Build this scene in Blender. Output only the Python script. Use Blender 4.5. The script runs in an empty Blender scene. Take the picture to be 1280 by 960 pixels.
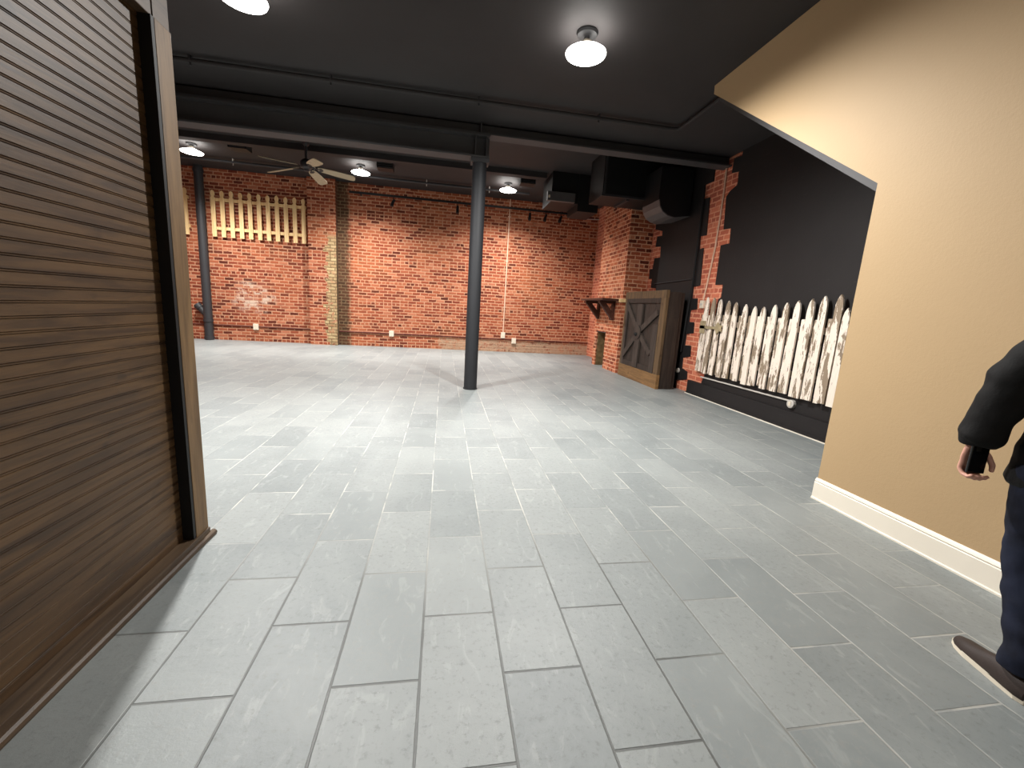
import bpy, bmesh, math, random
from mathutils import Vector, Matrix, noise
random.seed(7)
C = bpy.context.scene.collection
PI = math.pi
# ------------------------------------------------------------------ camera
FPX = 521.0785
PITCH, ROLL, YAW, H = .1798834, .06083415, .16932108, 1.5
cy, sy = math.cos(YAW), math.sin(YAW)
fwd = Vector((sy*math.cos(PITCH), cy*math.cos(PITCH), -math.sin(PITCH)))
r0 = Vector((cy, -sy, 0)); u0 = r0.cross(fwd)
RT = r0*math.cos(ROLL) + u0*math.sin(ROLL)
UP = -r0*math.sin(ROLL) + u0*math.cos(ROLL)
EYE = Vector((0, 0, H))
cam_d = bpy.data.cameras.new('camera'); cam = bpy.data.objects.new('camera', cam_d); C.objects.link(cam)
cam_d.sensor_width = 36; cam_d.lens = FPX/1280*36; cam_d.clip_start = .02; cam_d.clip_end = 100
cam.matrix_world = Matrix(((RT.x, UP.x, -fwd.x, 0), (RT.y, UP.y, -fwd.y, 0), (RT.z, UP.z, -fwd.z, H), (0, 0, 0, 1)))
bpy.context.scene.camera = cam

def at(x, y, ax, v):
    """a measured photo point on a known plane of the room (axis ax = v)"""
    d = RT*((x-640)/FPX) + UP*(-(y-480)/FPX) + fwd
    return EYE + d*((v-EYE[ax])/d[ax])

# ------------------------------------------------------------------ nodes
def lin(c): return tuple(((v/255)/12.92 if v/255 <= .04045 else ((v/255+.055)/1.055)**2.4) for v in c) + (1.0,)

class NT:
    def __init__(s, name):
        s.m = bpy.data.materials.new(name); s.m.use_nodes = True
        s.t = s.m.node_tree; s.t.nodes.clear()
        s.out = s.n('ShaderNodeOutputMaterial'); s.b = s.n('ShaderNodeBsdfPrincipled')
        s.l(s.b.outputs[0], s.out.inputs[0])
    def n(s, t, **k):
        x = s.t.nodes.new(t)
        for a, v in k.items(): setattr(x, a, v)
        return x
    def l(s, a, b): s.t.links.new(a, b)
    def put(s, sock, v):
        if hasattr(v, 'is_output'): s.l(v, sock)
        elif v is not None: sock.default_value = v
    def math(s, op, a, b=None, c=None, clamp=False):
        x = s.n('ShaderNodeMath', operation=op, use_clamp=clamp)
        s.put(x.inputs[0], a); s.put(x.inputs[1], b); s.put(x.inputs[2], c)
        return x.outputs[0]
    def mix(s, f, a, b, mode='MIX'):
        x = s.n('ShaderNodeMix', data_type='RGBA', blend_type=mode)
        s.put(x.inputs[0], f); s.put(x.inputs[6], a); s.put(x.inputs[7], b)
        return x.outputs[2]
    def comb(s, x=0., y=0., z=0.):
        c = s.n('ShaderNodeCombineXYZ')
        for i, v in enumerate((x, y, z)): s.put(c.inputs[i], v)
        return c.outputs[0]
    def pos(s, obj=True):
        if obj: return s.n('ShaderNodeTexCoord').outputs['Object']
        return s.n('ShaderNodeNewGeometry').outputs['Position']
    def sep(s, v):
        x = s.n('ShaderNodeSeparateXYZ'); s.l(v, x.inputs[0]); return x.outputs
    def noise(s, vec, scale, detail=4., rough=.55, dist=0.):
        x = s.n('ShaderNodeTexNoise'); s.put(x.inputs['Vector'], vec)
        x.inputs['Scale'].default_value = scale; x.inputs['Detail'].default_value = detail
        x.inputs['Roughness'].default_value = rough; x.inputs['Distortion'].default_value = dist
        return x.outputs[0]
    def vmul(s, v, k):
        x = s.n('ShaderNodeVectorMath', operation='MULTIPLY'); s.l(v, x.inputs[0]); x.inputs[1].default_value = k
        return x.outputs[0]
    def vadd(s, a, b):
        x = s.n('ShaderNodeVectorMath', operation='ADD'); s.put(x.inputs[0], a); s.put(x.inputs[1], b); return x.outputs[0]
    def ramp(s, f, stops):
        x = s.n('ShaderNodeValToRGB'); s.l(f, x.inputs[0]); e = x.color_ramp.elements
        while len(e) < len(stops): e.new(.5)
        for i, (p, c) in enumerate(stops): e[i].position = p; e[i].color = c
        return x.outputs[0]
    def step(s, v, a, b):
        x = s.n('ShaderNodeMapRange', interpolation_type='SMOOTHSTEP'); s.put(x.inputs[0], v)
        s.put(x.inputs[1], a); s.put(x.inputs[2], b); return x.outputs[0]
    def bump(s, h, strength=.3, dist=.01):
        x = s.n('ShaderNodeBump'); x.inputs['Strength'].default_value = strength; x.inputs['Distance'].default_value = dist
        s.l(h, x.inputs['Height']); s.l(x.outputs[0], s.b.inputs['Normal'])
    def done(s, col=None, rough=None, metal=None, spec=None):
        s.put(s.b.inputs['Base Color'], col); s.put(s.b.inputs['Roughness'], rough)
        s.put(s.b.inputs['Metallic'], metal); s.put(s.b.inputs['Specular IOR Level'], spec)
        return s.m

def cells(t, u, v, w, h, mortar, header=0, wob=None):
    """running bond: returns per-unit random, second random, mortar mask (1 on the joint)"""
    row = t.math('FLOOR', t.math('DIVIDE', v, h))
    if header:
        hd = t.math('LESS_THAN', t.math('FLOORED_MODULO', row, float(header)), .5)
        ww = t.math('SUBTRACT', w, t.math('MULTIPLY', hd, w*.5))
    else: ww = w
    off = t.math('MULTIPLY', t.math('FLOORED_MODULO', row, 2.), .5)
    uu = t.math('ADD', t.math('DIVIDE', u, ww), off)
    col = t.math('FLOOR', uu)
    fx = t.math('FRACT', uu); fy = t.math('FRACT', t.math('DIVIDE', v, h))
    dx = t.math('MULTIPLY', t.math('MINIMUM', fx, t.math('SUBTRACT', 1., fx)), ww)
    dy = t.math('MULTIPLY', t.math('MINIMUM', fy, t.math('SUBTRACT', 1., fy)), h)
    d = t.math('MINIMUM', dx, dy)
    if wob is not None: d = t.math('ADD', d, wob)
    mask = t.math('SUBTRACT', 1., t.step(d, mortar*.35, mortar*.75))
    wn = t.n('ShaderNodeTexWhiteNoise', noise_dimensions='2D'); t.l(t.comb(col, row), wn.inputs[0])
    sc = t.n('ShaderNodeSeparateColor'); t.l(wn.outputs['Color'], sc.inputs[0])
    return sc.outputs[0], sc.outputs[1], mask, dx

def mat_brick(name, kind):
    t = NT(name)
    g = t.n('ShaderNodeNewGeometry')
    p = t.sep(g.outputs['Position']); nr = t.sep(g.outputs['True Normal'])
    side = t.math('GREATER_THAN', t.math('ABSOLUTE', nr[0]), .5)
    u = t.math('ADD', t.math('MULTIPLY', p[0], t.math('SUBTRACT', 1., side)), t.math('MULTIPLY', p[1], side))
    v = p[2]
    P = g.outputs['Position']
    wob = t.math('MULTIPLY', t.math('SUBTRACT', t.noise(P, 16., 4., .65), .5), .034)
    sag = t.math('MULTIPLY', t.math('SUBTRACT', t.noise(P, .6, 2.), .5), .05)
    v2 = t.math('ADD', v, sag)
    r1, r2, mask, _ = cells(t, u, v2, .258, .0955, .0225, 7, wob)
    col = t.ramp(r1, [(0., lin((88, 38, 26))), (.12, lin((116, 52, 36))), (.3, lin((146, 70, 48))), (.55, lin((168, 86, 58))), (.8, lin((182, 102, 70))), (1., lin((204, 130, 98)))])
    big = t.noise(P, .55, 3.)
    col = t.mix(t.step(big, .45, .7), col, t.mix(.35, col, lin((206, 124, 78))))
    fine = t.noise(P, 30., 5., .7)
    col = t.mix(t.math('MULTIPLY', t.step(fine, .5, .8), .4), col, lin((120, 60, 46)))
    mort = t.mix(t.noise(P, 5., 3.), lin((206, 146, 110)), lin((228, 176, 142)))
    mask = t.math('MULTIPLY', mask, t.math('SUBTRACT', 1., t.math('MULTIPLY', t.step(t.noise(P, 4.5, 5., .7), .5, .72), .55)))
    blot = t.noise(t.vmul(P, (1., 1., 1.6)), 1.7, 5., .6)
    col = t.mix(t.math('MULTIPLY', t.step(blot, .52, .7), .35), col, lin((120, 56, 44)))
    col = t.mix(mask, col, mort)
    if kind == 'back':
        # limewash left low down on the wall, its own ragged shape
        edge = t.noise(P, 3.2, 5., .65)
        low = t.math('MULTIPLY', t.step(t.math('ADD', v, t.math('MULTIPLY', edge, .25)), .53, .46), t.step(t.math('ADD', p[0], edge), .3, .5))
        low = t.math('MULTIPLY', low, t.math('ADD', .3, t.math('MULTIPLY', t.step(t.noise(P, 8., 5., .75), .62, .5), .7)))
        col = t.mix(t.math('MULTIPLY', low, .85), col, t.mix(t.noise(P, 14., 3.), lin((176, 138, 110)), lin((208, 180, 150))))
        # dark olive bricks with a ragged edge beside the pilaster
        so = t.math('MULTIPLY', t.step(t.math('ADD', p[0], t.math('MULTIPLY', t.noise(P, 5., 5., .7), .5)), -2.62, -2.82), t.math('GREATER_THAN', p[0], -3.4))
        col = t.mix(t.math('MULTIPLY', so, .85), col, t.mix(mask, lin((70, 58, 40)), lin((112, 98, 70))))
        # white stain left of the pilaster
        dx = t.math('MULTIPLY', t.math('ADD', p[0], 5.75), .9); dz = t.math('SUBTRACT', v, 1.35)
        rr = t.math('SQRT', t.math('ADD', t.math('MULTIPLY', dx, dx), t.math('MULTIPLY', dz, dz)))
        st = t.math('MULTIPLY', t.step(t.math('ADD', rr, t.math('MULTIPLY', edge, .9)), 1.1, .65), t.step(t.noise(P, 7., 5., .7), .42, .56))
        st = t.math('MULTIPLY', st, t.math('ADD', .25, t.math('MULTIPLY', t.math('GREATER_THAN', r2, .45), .75)))
        col = t.mix(t.math('MULTIPLY', st, .9), col, lin((226, 198, 176)))
    if kind == 'pilaster':
        edge = t.noise(t.comb(u, 0., t.math('FLOOR', t.math('DIVIDE', v, .098))), 3.7, 2.)
        e2 = t.math('ADD', t.math('MULTIPLY', edge, .62), -3.95)
        zz = t.step(v, 3.45, 3.2)
        m = t.math('MULTIPLY', t.math('GREATER_THAN', p[0], t.math('ADD', e2, .05)), zz)
        yel = t.mix(mask, t.mix(r2, lin((208, 184, 138)), lin((176, 144, 104))), lin((128, 106, 76)))
        m = t.math('MULTIPLY', m, t.step(t.noise(P, 6., 5., .7), .3, .5))
        col = t.mix(m, col, yel)
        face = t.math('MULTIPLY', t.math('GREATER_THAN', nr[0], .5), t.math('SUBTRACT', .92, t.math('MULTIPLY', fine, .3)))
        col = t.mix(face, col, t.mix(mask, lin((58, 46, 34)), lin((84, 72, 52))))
    if kind == 'chimney':
        col = t.mix(t.math('MULTIPLY', t.step(t.noise(P, 3., 5., .7), .55, .7), .35), col, lin((222, 178, 150)))
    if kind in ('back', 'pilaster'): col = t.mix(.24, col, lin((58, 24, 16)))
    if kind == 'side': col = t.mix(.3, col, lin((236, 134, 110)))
    t.bump(t.math('ADD', t.math('SUBTRACT', 1., mask), t.math('MULTIPLY', fine, .5)), .6, .012)
    return t.done(col, .88, None, .25)

def mat_floor():
    t = NT('grey_stone_tile')
    P = t.pos(False); p = t.sep(P)
    wob = t.math('MULTIPLY', t.math('SUBTRACT', t.noise(P, 14., 4.), .5), .004)
    # rows run along Y: u = y, v = x ; joints measured from the photo
    r1, r2, mask, _ = cells(t, t.math('SUBTRACT', p[1], 1.118), t.math('ADD', p[0], .053), .706, .3425, .0085, 0, wob)
    rowid = t.math('MULTIPLY', r1, 57.)
    off = t.vadd(P, t.comb(rowid, t.math('MULTIPLY', r2, 31.), 0.))
    broad = t.noise(off, 2.2, 5., .6, .6)
    speck = t.noise(off, 34., 6., .8)
    veins = t.noise(t.vmul(off, (3., 1., 1.)), 4., 5., .6, 1.5)
    col = t.mix(broad, lin((106, 112, 113)), lin((138, 143, 142)))
    col = t.mix(t.math('MULTIPLY', r1, .38), col, lin((160, 163, 160)))
    col = t.mix(t.math('MULTIPLY', t.step(r2, .6, 1.), .3), col, lin((118, 125, 126)))
    col = t.mix(t.math('MULTIPLY', t.step(veins, .56, .68), .22), col, lin((174, 177, 174)))
    peb = t.math('MULTIPLY', t.step(t.math('ADD', r2, t.math('MULTIPLY', broad, .6)), .95, 1.15), t.step(speck, .52, .66))
    col = t.mix(t.math('MULTIPLY', peb, .3), col, lin((194, 194, 186)))
    col = t.mix(t.math('MULTIPLY', t.step(speck, .52, .66), .5), col, lin((98, 100, 99)))
    # joints: dark near the door, pale further in, glare put into their colour (patchy)
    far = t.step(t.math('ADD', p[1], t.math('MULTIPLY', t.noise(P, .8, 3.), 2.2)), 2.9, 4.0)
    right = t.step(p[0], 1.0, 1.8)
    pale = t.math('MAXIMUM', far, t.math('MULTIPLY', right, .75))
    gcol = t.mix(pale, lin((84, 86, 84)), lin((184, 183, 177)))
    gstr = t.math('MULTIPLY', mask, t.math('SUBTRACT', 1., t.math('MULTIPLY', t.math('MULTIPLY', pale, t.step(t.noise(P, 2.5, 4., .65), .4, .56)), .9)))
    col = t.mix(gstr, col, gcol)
    hgt = t.math('ADD', t.math('MULTIPLY', t.math('SUBTRACT', 1., mask), .6), t.math('ADD', t.math('MULTIPLY', broad, .8), t.math('MULTIPLY', speck, .35)))
    t.bump(hgt, .5, .008)
    cloud = t.noise(t.vmul(P, (1., .6, 1.)), .9, 5., .62, .8)
    col = t.mix(t.math('MULTIPLY', t.step(cloud, .42, .68), .3), col, lin((156, 160, 158)))
    rough = t.math('ADD', .36, t.math('MULTIPLY', speck, .22))
    return t.done(col, rough, None, .45)

def mat_flat(name, rgb, rough=.6, metal=0., spec=.4, var=.12, scale=6., bump=0.):
    t = NT(name); P = t.pos()
    n = t.noise(P, scale, 4.)
    c = lin(rgb); d = tuple(v*(1-var*2) for v in c[:3]) + (1,)
    col = t.mix(n, d, tuple(min(1, v*(1+var)) for v in c[:3]) + (1,))
    if bump: t.bump(t.noise(P, scale*12, 3.), bump, .004)
    return t.done(col, rough, metal, spec)

def mat_wood(name, a, b, axis, scale=1., rough=.5, knots=True, spec=.4):
    """grain runs along axis; each board object varies by its random value"""
    t = NT(name); P = t.pos()
    k = [9., 9., 9.]; k[axis] = .7
    oi = t.n('ShaderNodeObjectInfo')
    Q = t.vadd(t.vmul(P, tuple(v*scale for v in k)), t.comb(t.math('MULTIPLY', oi.outputs['Random'], 40.), t.math('MULTIPLY', oi.outputs['Random'], 17.), 0.))
    g = t.noise(Q, 2.2, 6., .6, .8); f = t.noise(Q, 14., 4., .7)
    col = t.mix(t.step(g, .32, .68), lin(a), lin(b))
    col = t.mix(t.math('MULTIPLY', t.step(f, .5, .75), .35), col, tuple(v*.5 for v in lin(a)[:3]) + (1,))
    if knots:
        kk = [2.6, 2.6, 2.6]; kk[axis] = 1.5
        col = t.mix(t.math('MULTIPLY', t.step(t.noise(t.vmul(P, tuple(kk)), 3., 2., .5), .66, .74), .55), col, tuple(v*.35 for v in lin(a)[:3]) + (1,))
    t.bump(f, .15, .003)
    return t.done(col, rough, None, spec)

def mat_peel():
    t = NT('peeling_white_paint'); P = t.pos()
    oi = t.n('ShaderNodeObjectInfo'); r = oi.outputs['Random']
    Q = t.vadd(t.vmul(P, (7., 7., 1.6)), t.comb(t.math('MULTIPLY', r, 91.), t.math('MULTIPLY', r, 37.), t.math('MULTIPLY', r, 13.)))
    n = t.noise(Q, 1.6, 7., .68)
    thr = t.math('ADD', .45, t.math('MULTIPLY', r, .12))
    m = t.step(n, thr, t.math('ADD', thr, .02))
    bare = t.mix(t.noise(t.vmul(P, (30., 30., 2.)), 2., 4.), lin((118, 102, 86)), lin((160, 142, 120)))
    white = t.mix(t.noise(Q, 6., 3.), lin((222, 206, 190)), lin((240, 228, 214)))
    t.bump(t.math('SUBTRACT', 1., m), .4, .003)
    return t.done(t.mix(m, white, bare), .75, None, .3)

def mat_black_wall():
    t = NT('black_wall_paint'); P = t.pos(False)
    n = t.noise(P, 2.2, 5., .6); sc = t.noise(t.vmul(P, (1., 1.2, 9.)), 2.5, 5., .7)
    col = t.mix(n, lin((24, 22, 22)), lin((36, 33, 33)))
    col = t.mix(t.math('MULTIPLY', t.step(sc, .64, .74), .35), col, lin((72, 68, 66)))
    t.bump(t.noise(P, 40., 4.), .3, .004)
    return t.done(col, .62, None, .35)

def mat_emit(name, rgb, strength):
    t = NT(name)
    t.put(t.b.inputs['Base Color'], lin((240, 240, 238))); t.put(t.b.inputs['Emission Color'], lin(rgb)); t.b.inputs['Emission Strength'].default_value = strength
    return t.m

def mat_denim():
    t = NT('dark_denim'); P = t.pos()
    n = t.noise(P, 7., 5.); w = t.noise(t.vmul(P, (160., 160., 60.)), 3., 2.)
    col = t.mix(t.step(n, .35, .7), lin((17, 19, 29)), lin((31, 36, 52)))
    t.bump(w, .2, .002)
    return t.done(col, .85, None, .2)

def mat_beige():
    t = NT('beige_wall_paint'); P = t.pos(False)
    n = t.noise(P, .8, 3.); o = t.noise(P, 55., 4., .6)
    col = t.mix(n, lin((176, 149, 112)), lin((184, 157, 120)))
    t.bump(o, .25, .004)
    return t.done(col, .6, None, .3)

M = dict(
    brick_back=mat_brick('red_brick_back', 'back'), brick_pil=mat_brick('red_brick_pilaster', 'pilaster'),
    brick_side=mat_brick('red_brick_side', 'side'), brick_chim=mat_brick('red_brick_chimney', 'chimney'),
    floor=mat_floor(), black=mat_black_wall(), beige=mat_beige(),
    ceil=mat_flat('black_ceiling_paint', (54, 51, 51), .7, 0, .25, .12, 1.5, .2),
    beam=mat_flat('dark_grey_beam_paint', (68, 67, 68), .6, 0, .35, .1, 3.),
    colp=mat_flat('charcoal_column_paint', (38, 39, 42), .6, 0, .35, .08, 3.),
    steel=mat_flat('black_painted_steel', (50, 49, 51), .55, 0, .4, .08, 3.),
    duct=mat_flat('black_painted_sheet_metal', (22, 22, 23), .55, 0, .35),
    grey=mat_flat('grey_sheet_metal', (92, 90, 90), .5, .2, .4),
    white=mat_flat('white_trim_paint', (236, 228, 212), .4, 0, .45, .03),
    plastic=mat_flat('ivory_plastic', (222, 210, 190), .4, 0, .5, .03),
    bead=mat_wood('stained_beadboard', (60, 42, 25), (92, 68, 42), 1, 1., .48),
    post=mat_wood('stained_trim_board', (92, 70, 44), (120, 94, 62), 2, 1., .55, False),
    rail=mat_wood('stained_base_board', (64, 50, 38), (90, 72, 54), 1, 1., .5, False),
    frame=mat_wood('brown_frame_wood', (74, 58, 40), (104, 82, 56), 2, 1., .55),
    sill=mat_wood('honey_frame_wood', (104, 76, 46), (140, 106, 66), 1, 1., .55),
    dark=mat_wood('dark_stained_wood', (36, 29, 24), (54, 44, 37), 2, 1., .6),
    board=mat_wood('weathered_brown_board', (48, 40, 35), (70, 60, 53), 2, 1., .65),
    mantel=mat_wood('mahogany_shelf_wood', (58, 32, 24), (84, 48, 36), 1, 1., .5, False),
    pine=mat_wood('pale_pine', (224, 182, 124), (244, 212, 158), 2, 1., .6, False),
    blade=mat_wood('cream_fan_blade', (170, 158, 132), (188, 176, 150), 0, 1., .5, False),
    peel=mat_peel(), stone=mat_flat('pale_firebox_stone', (150, 128, 92), .9, 0, .2, .45, 9., .5),
    iron=mat_flat('aged_pale_metal', (176, 160, 126), .6, .2, .4, .35, 14.),
    conduit=mat_flat('pinkish_painted_conduit', (222, 186, 160), .5), wire=mat_flat('pale_grey_conduit', (196, 190, 182), .45),
    rust=mat_flat('brick_painted_conduit', (96, 44, 34), .6),
    lens=mat_emit('lamp_lens_glow', (255, 252, 246), 20.),
    skin=mat_flat('skin', (214, 160, 140), .5, 0, .4, .06, 20.), denim=mat_denim(),
    jacket=mat_flat('black_jacket_cloth', (20, 19, 19), .8, 0, .25, .2, 8., .3),
    shoe=mat_flat('dark_brown_shoe_leather', (54, 44, 40), .6, 0, .35, .15, 12., .2),
    sole=mat_flat('cream_rubber_sole', (226, 216, 196), .6, 0, .4, .05),
    hair=mat_flat('dark_brown_hair', (46, 34, 26), .6, 0, .3, .25, 60., .5),
    phone=mat_flat('black_phone_glass', (14, 14, 16), .15, 0, .5, .05),
    eye=mat_flat('eye_white', (230, 226, 220), .3), iris=mat_flat('eye_iris_brown', (50, 34, 24), .3), lip=mat_flat('lip', (176, 108, 98), .5),
)

# ------------------------------------------------------------------ mesh builder
class MB:
    def __init__(s): s.bm = bmesh.new()
    def box(s, a, b, bevel=0., mtx=None):
        lo = [min(a[i], b[i]) for i in range(3)]; hi = [max(a[i], b[i]) for i in range(3)]
        r = bmesh.ops.create_cube(s.bm, size=1.)
        for v in r['verts']: v.co = Vector([lo[i] + (v.co[i]+.5)*(hi[i]-lo[i]) for i in range(3)])
        vs = r['verts']
        if bevel:
            es = list({e for v in vs for e in v.link_edges})
            rb = bmesh.ops.bevel(s.bm, geom=es, offset=bevel, segments=2, affect='EDGES', profile=.6)
            vs = rb['verts']
        if mtx is not None:
            for v in set(vs): v.co = mtx @ v.co
        return s
    def prism(s, pts, d, mtx=None):
        """closed polygon (3d points) pushed along vector d"""
        d = Vector(d)
        a = [s.bm.verts.new(Vector(p)) for p in pts]; b = [s.bm.verts.new(Vector(p)+d) for p in pts]
        fs = [s.bm.faces.new(a), s.bm.faces.new(b[::-1])]
        n = len(pts)
        for i in range(n): s.bm.faces.new((a[i], b[i], b[(i+1) % n], a[(i+1) % n]))
        for f in fs: f.normal_update()
        bmesh.ops.triangulate(s.bm, faces=fs, ngon_method='EAR_CLIP')
        if mtx is not None:
            for v in a+b: v.co = mtx @ v.co
        return s
    def ring(s, c, x, y, n):
        return [s.bm.verts.new(c + x*math.cos(2*PI*i/n) + y*math.sin(2*PI*i/n)) for i in range(n)]
    def skin(s, rings, caps=True):
        n = len(rings[0])
        for a, b in zip(rings, rings[1:]):
            for i in range(n): s.bm.faces.new((a[i], a[(i+1) % n], b[(i+1) % n], b[i]))
        if caps: s.bm.faces.new(rings[0][::-1]); s.bm.faces.new(rings[-1])
    def tube(s, pts, r, n=10, caps=True):
        """round tube along points; r a number, a list, or list of (rx, ry)"""
        pts = [Vector(p) for p in pts]; rs = r if isinstance(r, (list, tuple)) else [r]*len(pts)
        rings = []; ref = None
        for i, p in enumerate(pts):
            t = (pts[min(i+1, len(pts)-1)] - pts[max(i-1, 0)]).normalized()
            if ref is None: ref = Vector((1, 0, 0)) if abs(t.x) < .8 else Vector((0, 1, 0))
            x = (ref - t*ref.dot(t)).normalized(); y = t.cross(x); ref = x
            rx, ry = rs[i] if isinstance(rs[i], (list, tuple)) else (rs[i], rs[i])
            rings.append(s.ring(p, x*rx, y*ry, n))
        s.skin(rings, caps); return s
    def lathe(s, prof, c=(0, 0, 0), n=24, caps=True):
        c = Vector(c)
        s.skin([s.ring(c+Vector((0, 0, z)), Vector((max(r, .0005), 0, 0)), Vector((0, max(r, .0005), 0)), n) for r, z in prof], caps); return s
    def ell(s, c, r, n=14):
        rr = bmesh.ops.create_uvsphere(s.bm, u_segments=n, v_segments=n, radius=1.)
        for v in rr['verts']: v.co = Vector(c) + Vector((v.co.x*r[0], v.co.y*r[1], v.co.z*r[2]))
        return s
    def build(s, name, mat, parent=None, smooth=None, loc=None):
        bmesh.ops.recalc_face_normals(s.bm, faces=s.bm.faces)
        me = bpy.data.meshes.new(name); s.bm.to_mesh(me); s.bm.free()
        o = bpy.data.objects.new(name, me); C.objects.link(o)
        me.materials.append(M[mat] if isinstance(mat, str) else mat)
        if smooth is not None:
            for p in me.polygons: p.use_smooth = True
            me.set_sharp_from_angle(angle=smooth)
        if parent is not None: o.parent = parent
        if loc is not None: o.location = loc
        return o

def tag(o, label, cat, group=None, kind=None):
    o['label'] = label; o['category'] = cat
    if group: o['group'] = group
    if kind: o['kind'] = kind
    return o
def thing(name, label, cat, loc=(0, 0, 0), rz=0., group=None):
    o = bpy.data.objects.new(name, None); C.objects.link(o); o.location = loc; o.rotation_euler = (0, 0, rz); o.empty_display_size = .1
    return tag(o, label, cat, group)
def struct(o): o['kind'] = 'structure'; return o
def copy_tree(o, parent=None):
    c = o.copy(); C.objects.link(c)
    if parent is not None: c.parent = parent
    for ch in o.children: copy_tree(ch, c)
    return c
SM = math.radians(40)

# ------------------------------------------------------------------ the shell
XL, XR, YB, YF = -9.6, 5.05, 14.2, -4.2          # left wall, right wall, back wall, wall behind the camera
ZN, ZF, YBM = 4.425, 4.95, 7.53                  # front ceiling, rear ceiling, beam line
struct(MB().box((XL-.2, YF-.2, -.1), (XR+.2, YB+.2, 0)).build('floor', 'floor'))
struct(MB().box((XL-.2, YF-.2, ZN), (XR+.2, YBM+.06, ZN+.15)).box((XL-.2, YBM-.05, ZN), (XR+.2, YBM+.06, ZF+.15)).build('ceiling_front', 'ceil'))
rc = MB().box((XL-.2, YBM+.06, ZF), (XR+.2, YB+.2, ZF+.15))
struct(rc.build('ceiling_rear', 'ceil'))
struct(MB().box((XL, 11.2, ZF-.13), (2.5, 11.42, ZF)).build('beam_rear', 'ceil'))
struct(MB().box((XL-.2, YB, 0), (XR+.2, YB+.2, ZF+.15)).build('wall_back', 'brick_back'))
struct(MB().box((-4.11, YB-.22, 0), (-3.31, YB+.02, ZF)).build('wall_pilaster', 'brick_pil'))
struct(MB().box((XL-.2, YF-.2, 0), (XL, YB, ZF+.15)).build('wall_left', 'brick_side'))
struct(MB().box((XL, YF-.2, 0), (XR+.2, YF, ZN+.1)).build('wall_front', 'beige'))
wr = struct(MB().box((XR, YF, 0), (XR+.2, YB+.1, ZF+.15)).build('wall_right', 'brick_side'))

# black painted plaster over the brick, leaving a toothed strip bare
XP = 5.03
def wp(lst): return [at(x, y, 0, XP) for x, y in lst]
RE = wp([(931.8,174.2),(927.7,194.4),(918,197.8),(914.6,216.2),(923.8,214.3),(921.5,231),(912.3,239),(907.7,246),(904.3,286.7),(913.5,285),(911.6,304),(900.8,306.7),(894,356),(903.6,355.5),(901,372),(898,374),(880,470),(870,492)])
LE = wp([(911.2,182.9),(906.6,211.6),(893.3,212.3),(891.7,226.5),(881.4,231),(879.1,249),(887,246.6),(882.5,294),(875.2,295.2),(873.8,311.7),(879,310),(874.5,356.7),(866.5,358.3),(864.9,373.2),(871.3,373.1),(870.6,386.3),(863,387.5),(860.8,402.3),(867,403),(866.3,416.4),(857.7,417.2),(855.6,431.6),(863,432),(862.3,445.6),(853.3,446.9),(852,460),(858.4,464.8),(857.7,474.2),(844.4,475),(842.8,487)])
CE = wp([(819.2,287),(828,288.9),(827.6,294.7),(821.6,295.7),(819.2,308.5),(826,308.3),(825,321.7),(818,322.8),(815.5,336.3),(812.2,336.3),(811,348.6),(814.8,348.6),(813.3,359.6),(820,360.3),(819,366),(811,367)])
RE[-1].z = 0; LE[-1].z = 0
def V(y, z): return Vector((XP, y, z))
MB().prism([V(RE[0].y, ZN)] + RE + [V(1., 0), V(1., ZN)], (.03, 0, 0)).build('black_plaster', 'black', wr)
MB().prism([V(LE[0].y, ZF)] + LE + [V(10.14, 0), V(10.14, CE[-1].z)] + CE[::-1] + [V(CE[0].y, ZF)], (.03, 0, 0)).build('black_plaster', 'black', wr)
MB().prism([V(LE[0].y, ZF), V(LE[0].y, LE[0].z+.01), V(RE[0].y, RE[0].z+.01), V(RE[0].y, ZF)], (.03, 0, 0)).build('black_plaster', 'black', wr)
kb = MB().box((4.965, 1., 0.0), (XP+.01, 7.74, .27)).box((4.955, 1., .0), (4.97, 7.74, .05))
struct(kb.build('baseboard_right', 'black'))
struct(MB().box((4.942, 1., 0.), (4.957, 7.76, .012)).build('trim_1', 'white'))
# beige stair wall with sloping soffit edge
XY = 3.3
pts = [(2.993, 0), (2.993, 2.626), (5.42, 4.325), (5.43, ZN), (YF, ZN), (YF, 0)]
ws = struct(MB().prism([Vector((XY, y, z)) for y, z in pts], (.16, 0, 0)).build('wall_stair', 'beige'))
# black underside of the flight behind it
struct(MB().prism([Vector((XY+.16, y, z)) for y, z in ((2.96, 2.66), (5.46, 4.41), (5.46, ZN), (2.6, ZN), (2.6, 2.66))], (1.6, 0, 0)).build('ceiling_stair', 'ceil'))
struct(MB().prism([Vector((XY+.17, y, z)) for y, z in ((2.9, 2.56-.115), (5.55, 4.42-.1), (5.55, ZN), (2.9, 3.2))], (.06, 0, 0)).build('trim_2', 'beam'))
prof = [(0, 0), (-.028, 0), (-.028, .012), (-.02, .018), (-.02, .15), (-.014, .155), (-.018, .165), (-.012, .178), (-.004, .19), (0, .19)]
bb = MB().prism([Vector((XY+a, 3.0, z)) for a, z in prof], (0, YF-3.0, 0))
bb.prism([Vector((XY, 2.993-a, z)) for a, z in prof], (.16, 0, 0))
struct(bb.build('baseboard_stair', 'white'))

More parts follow.
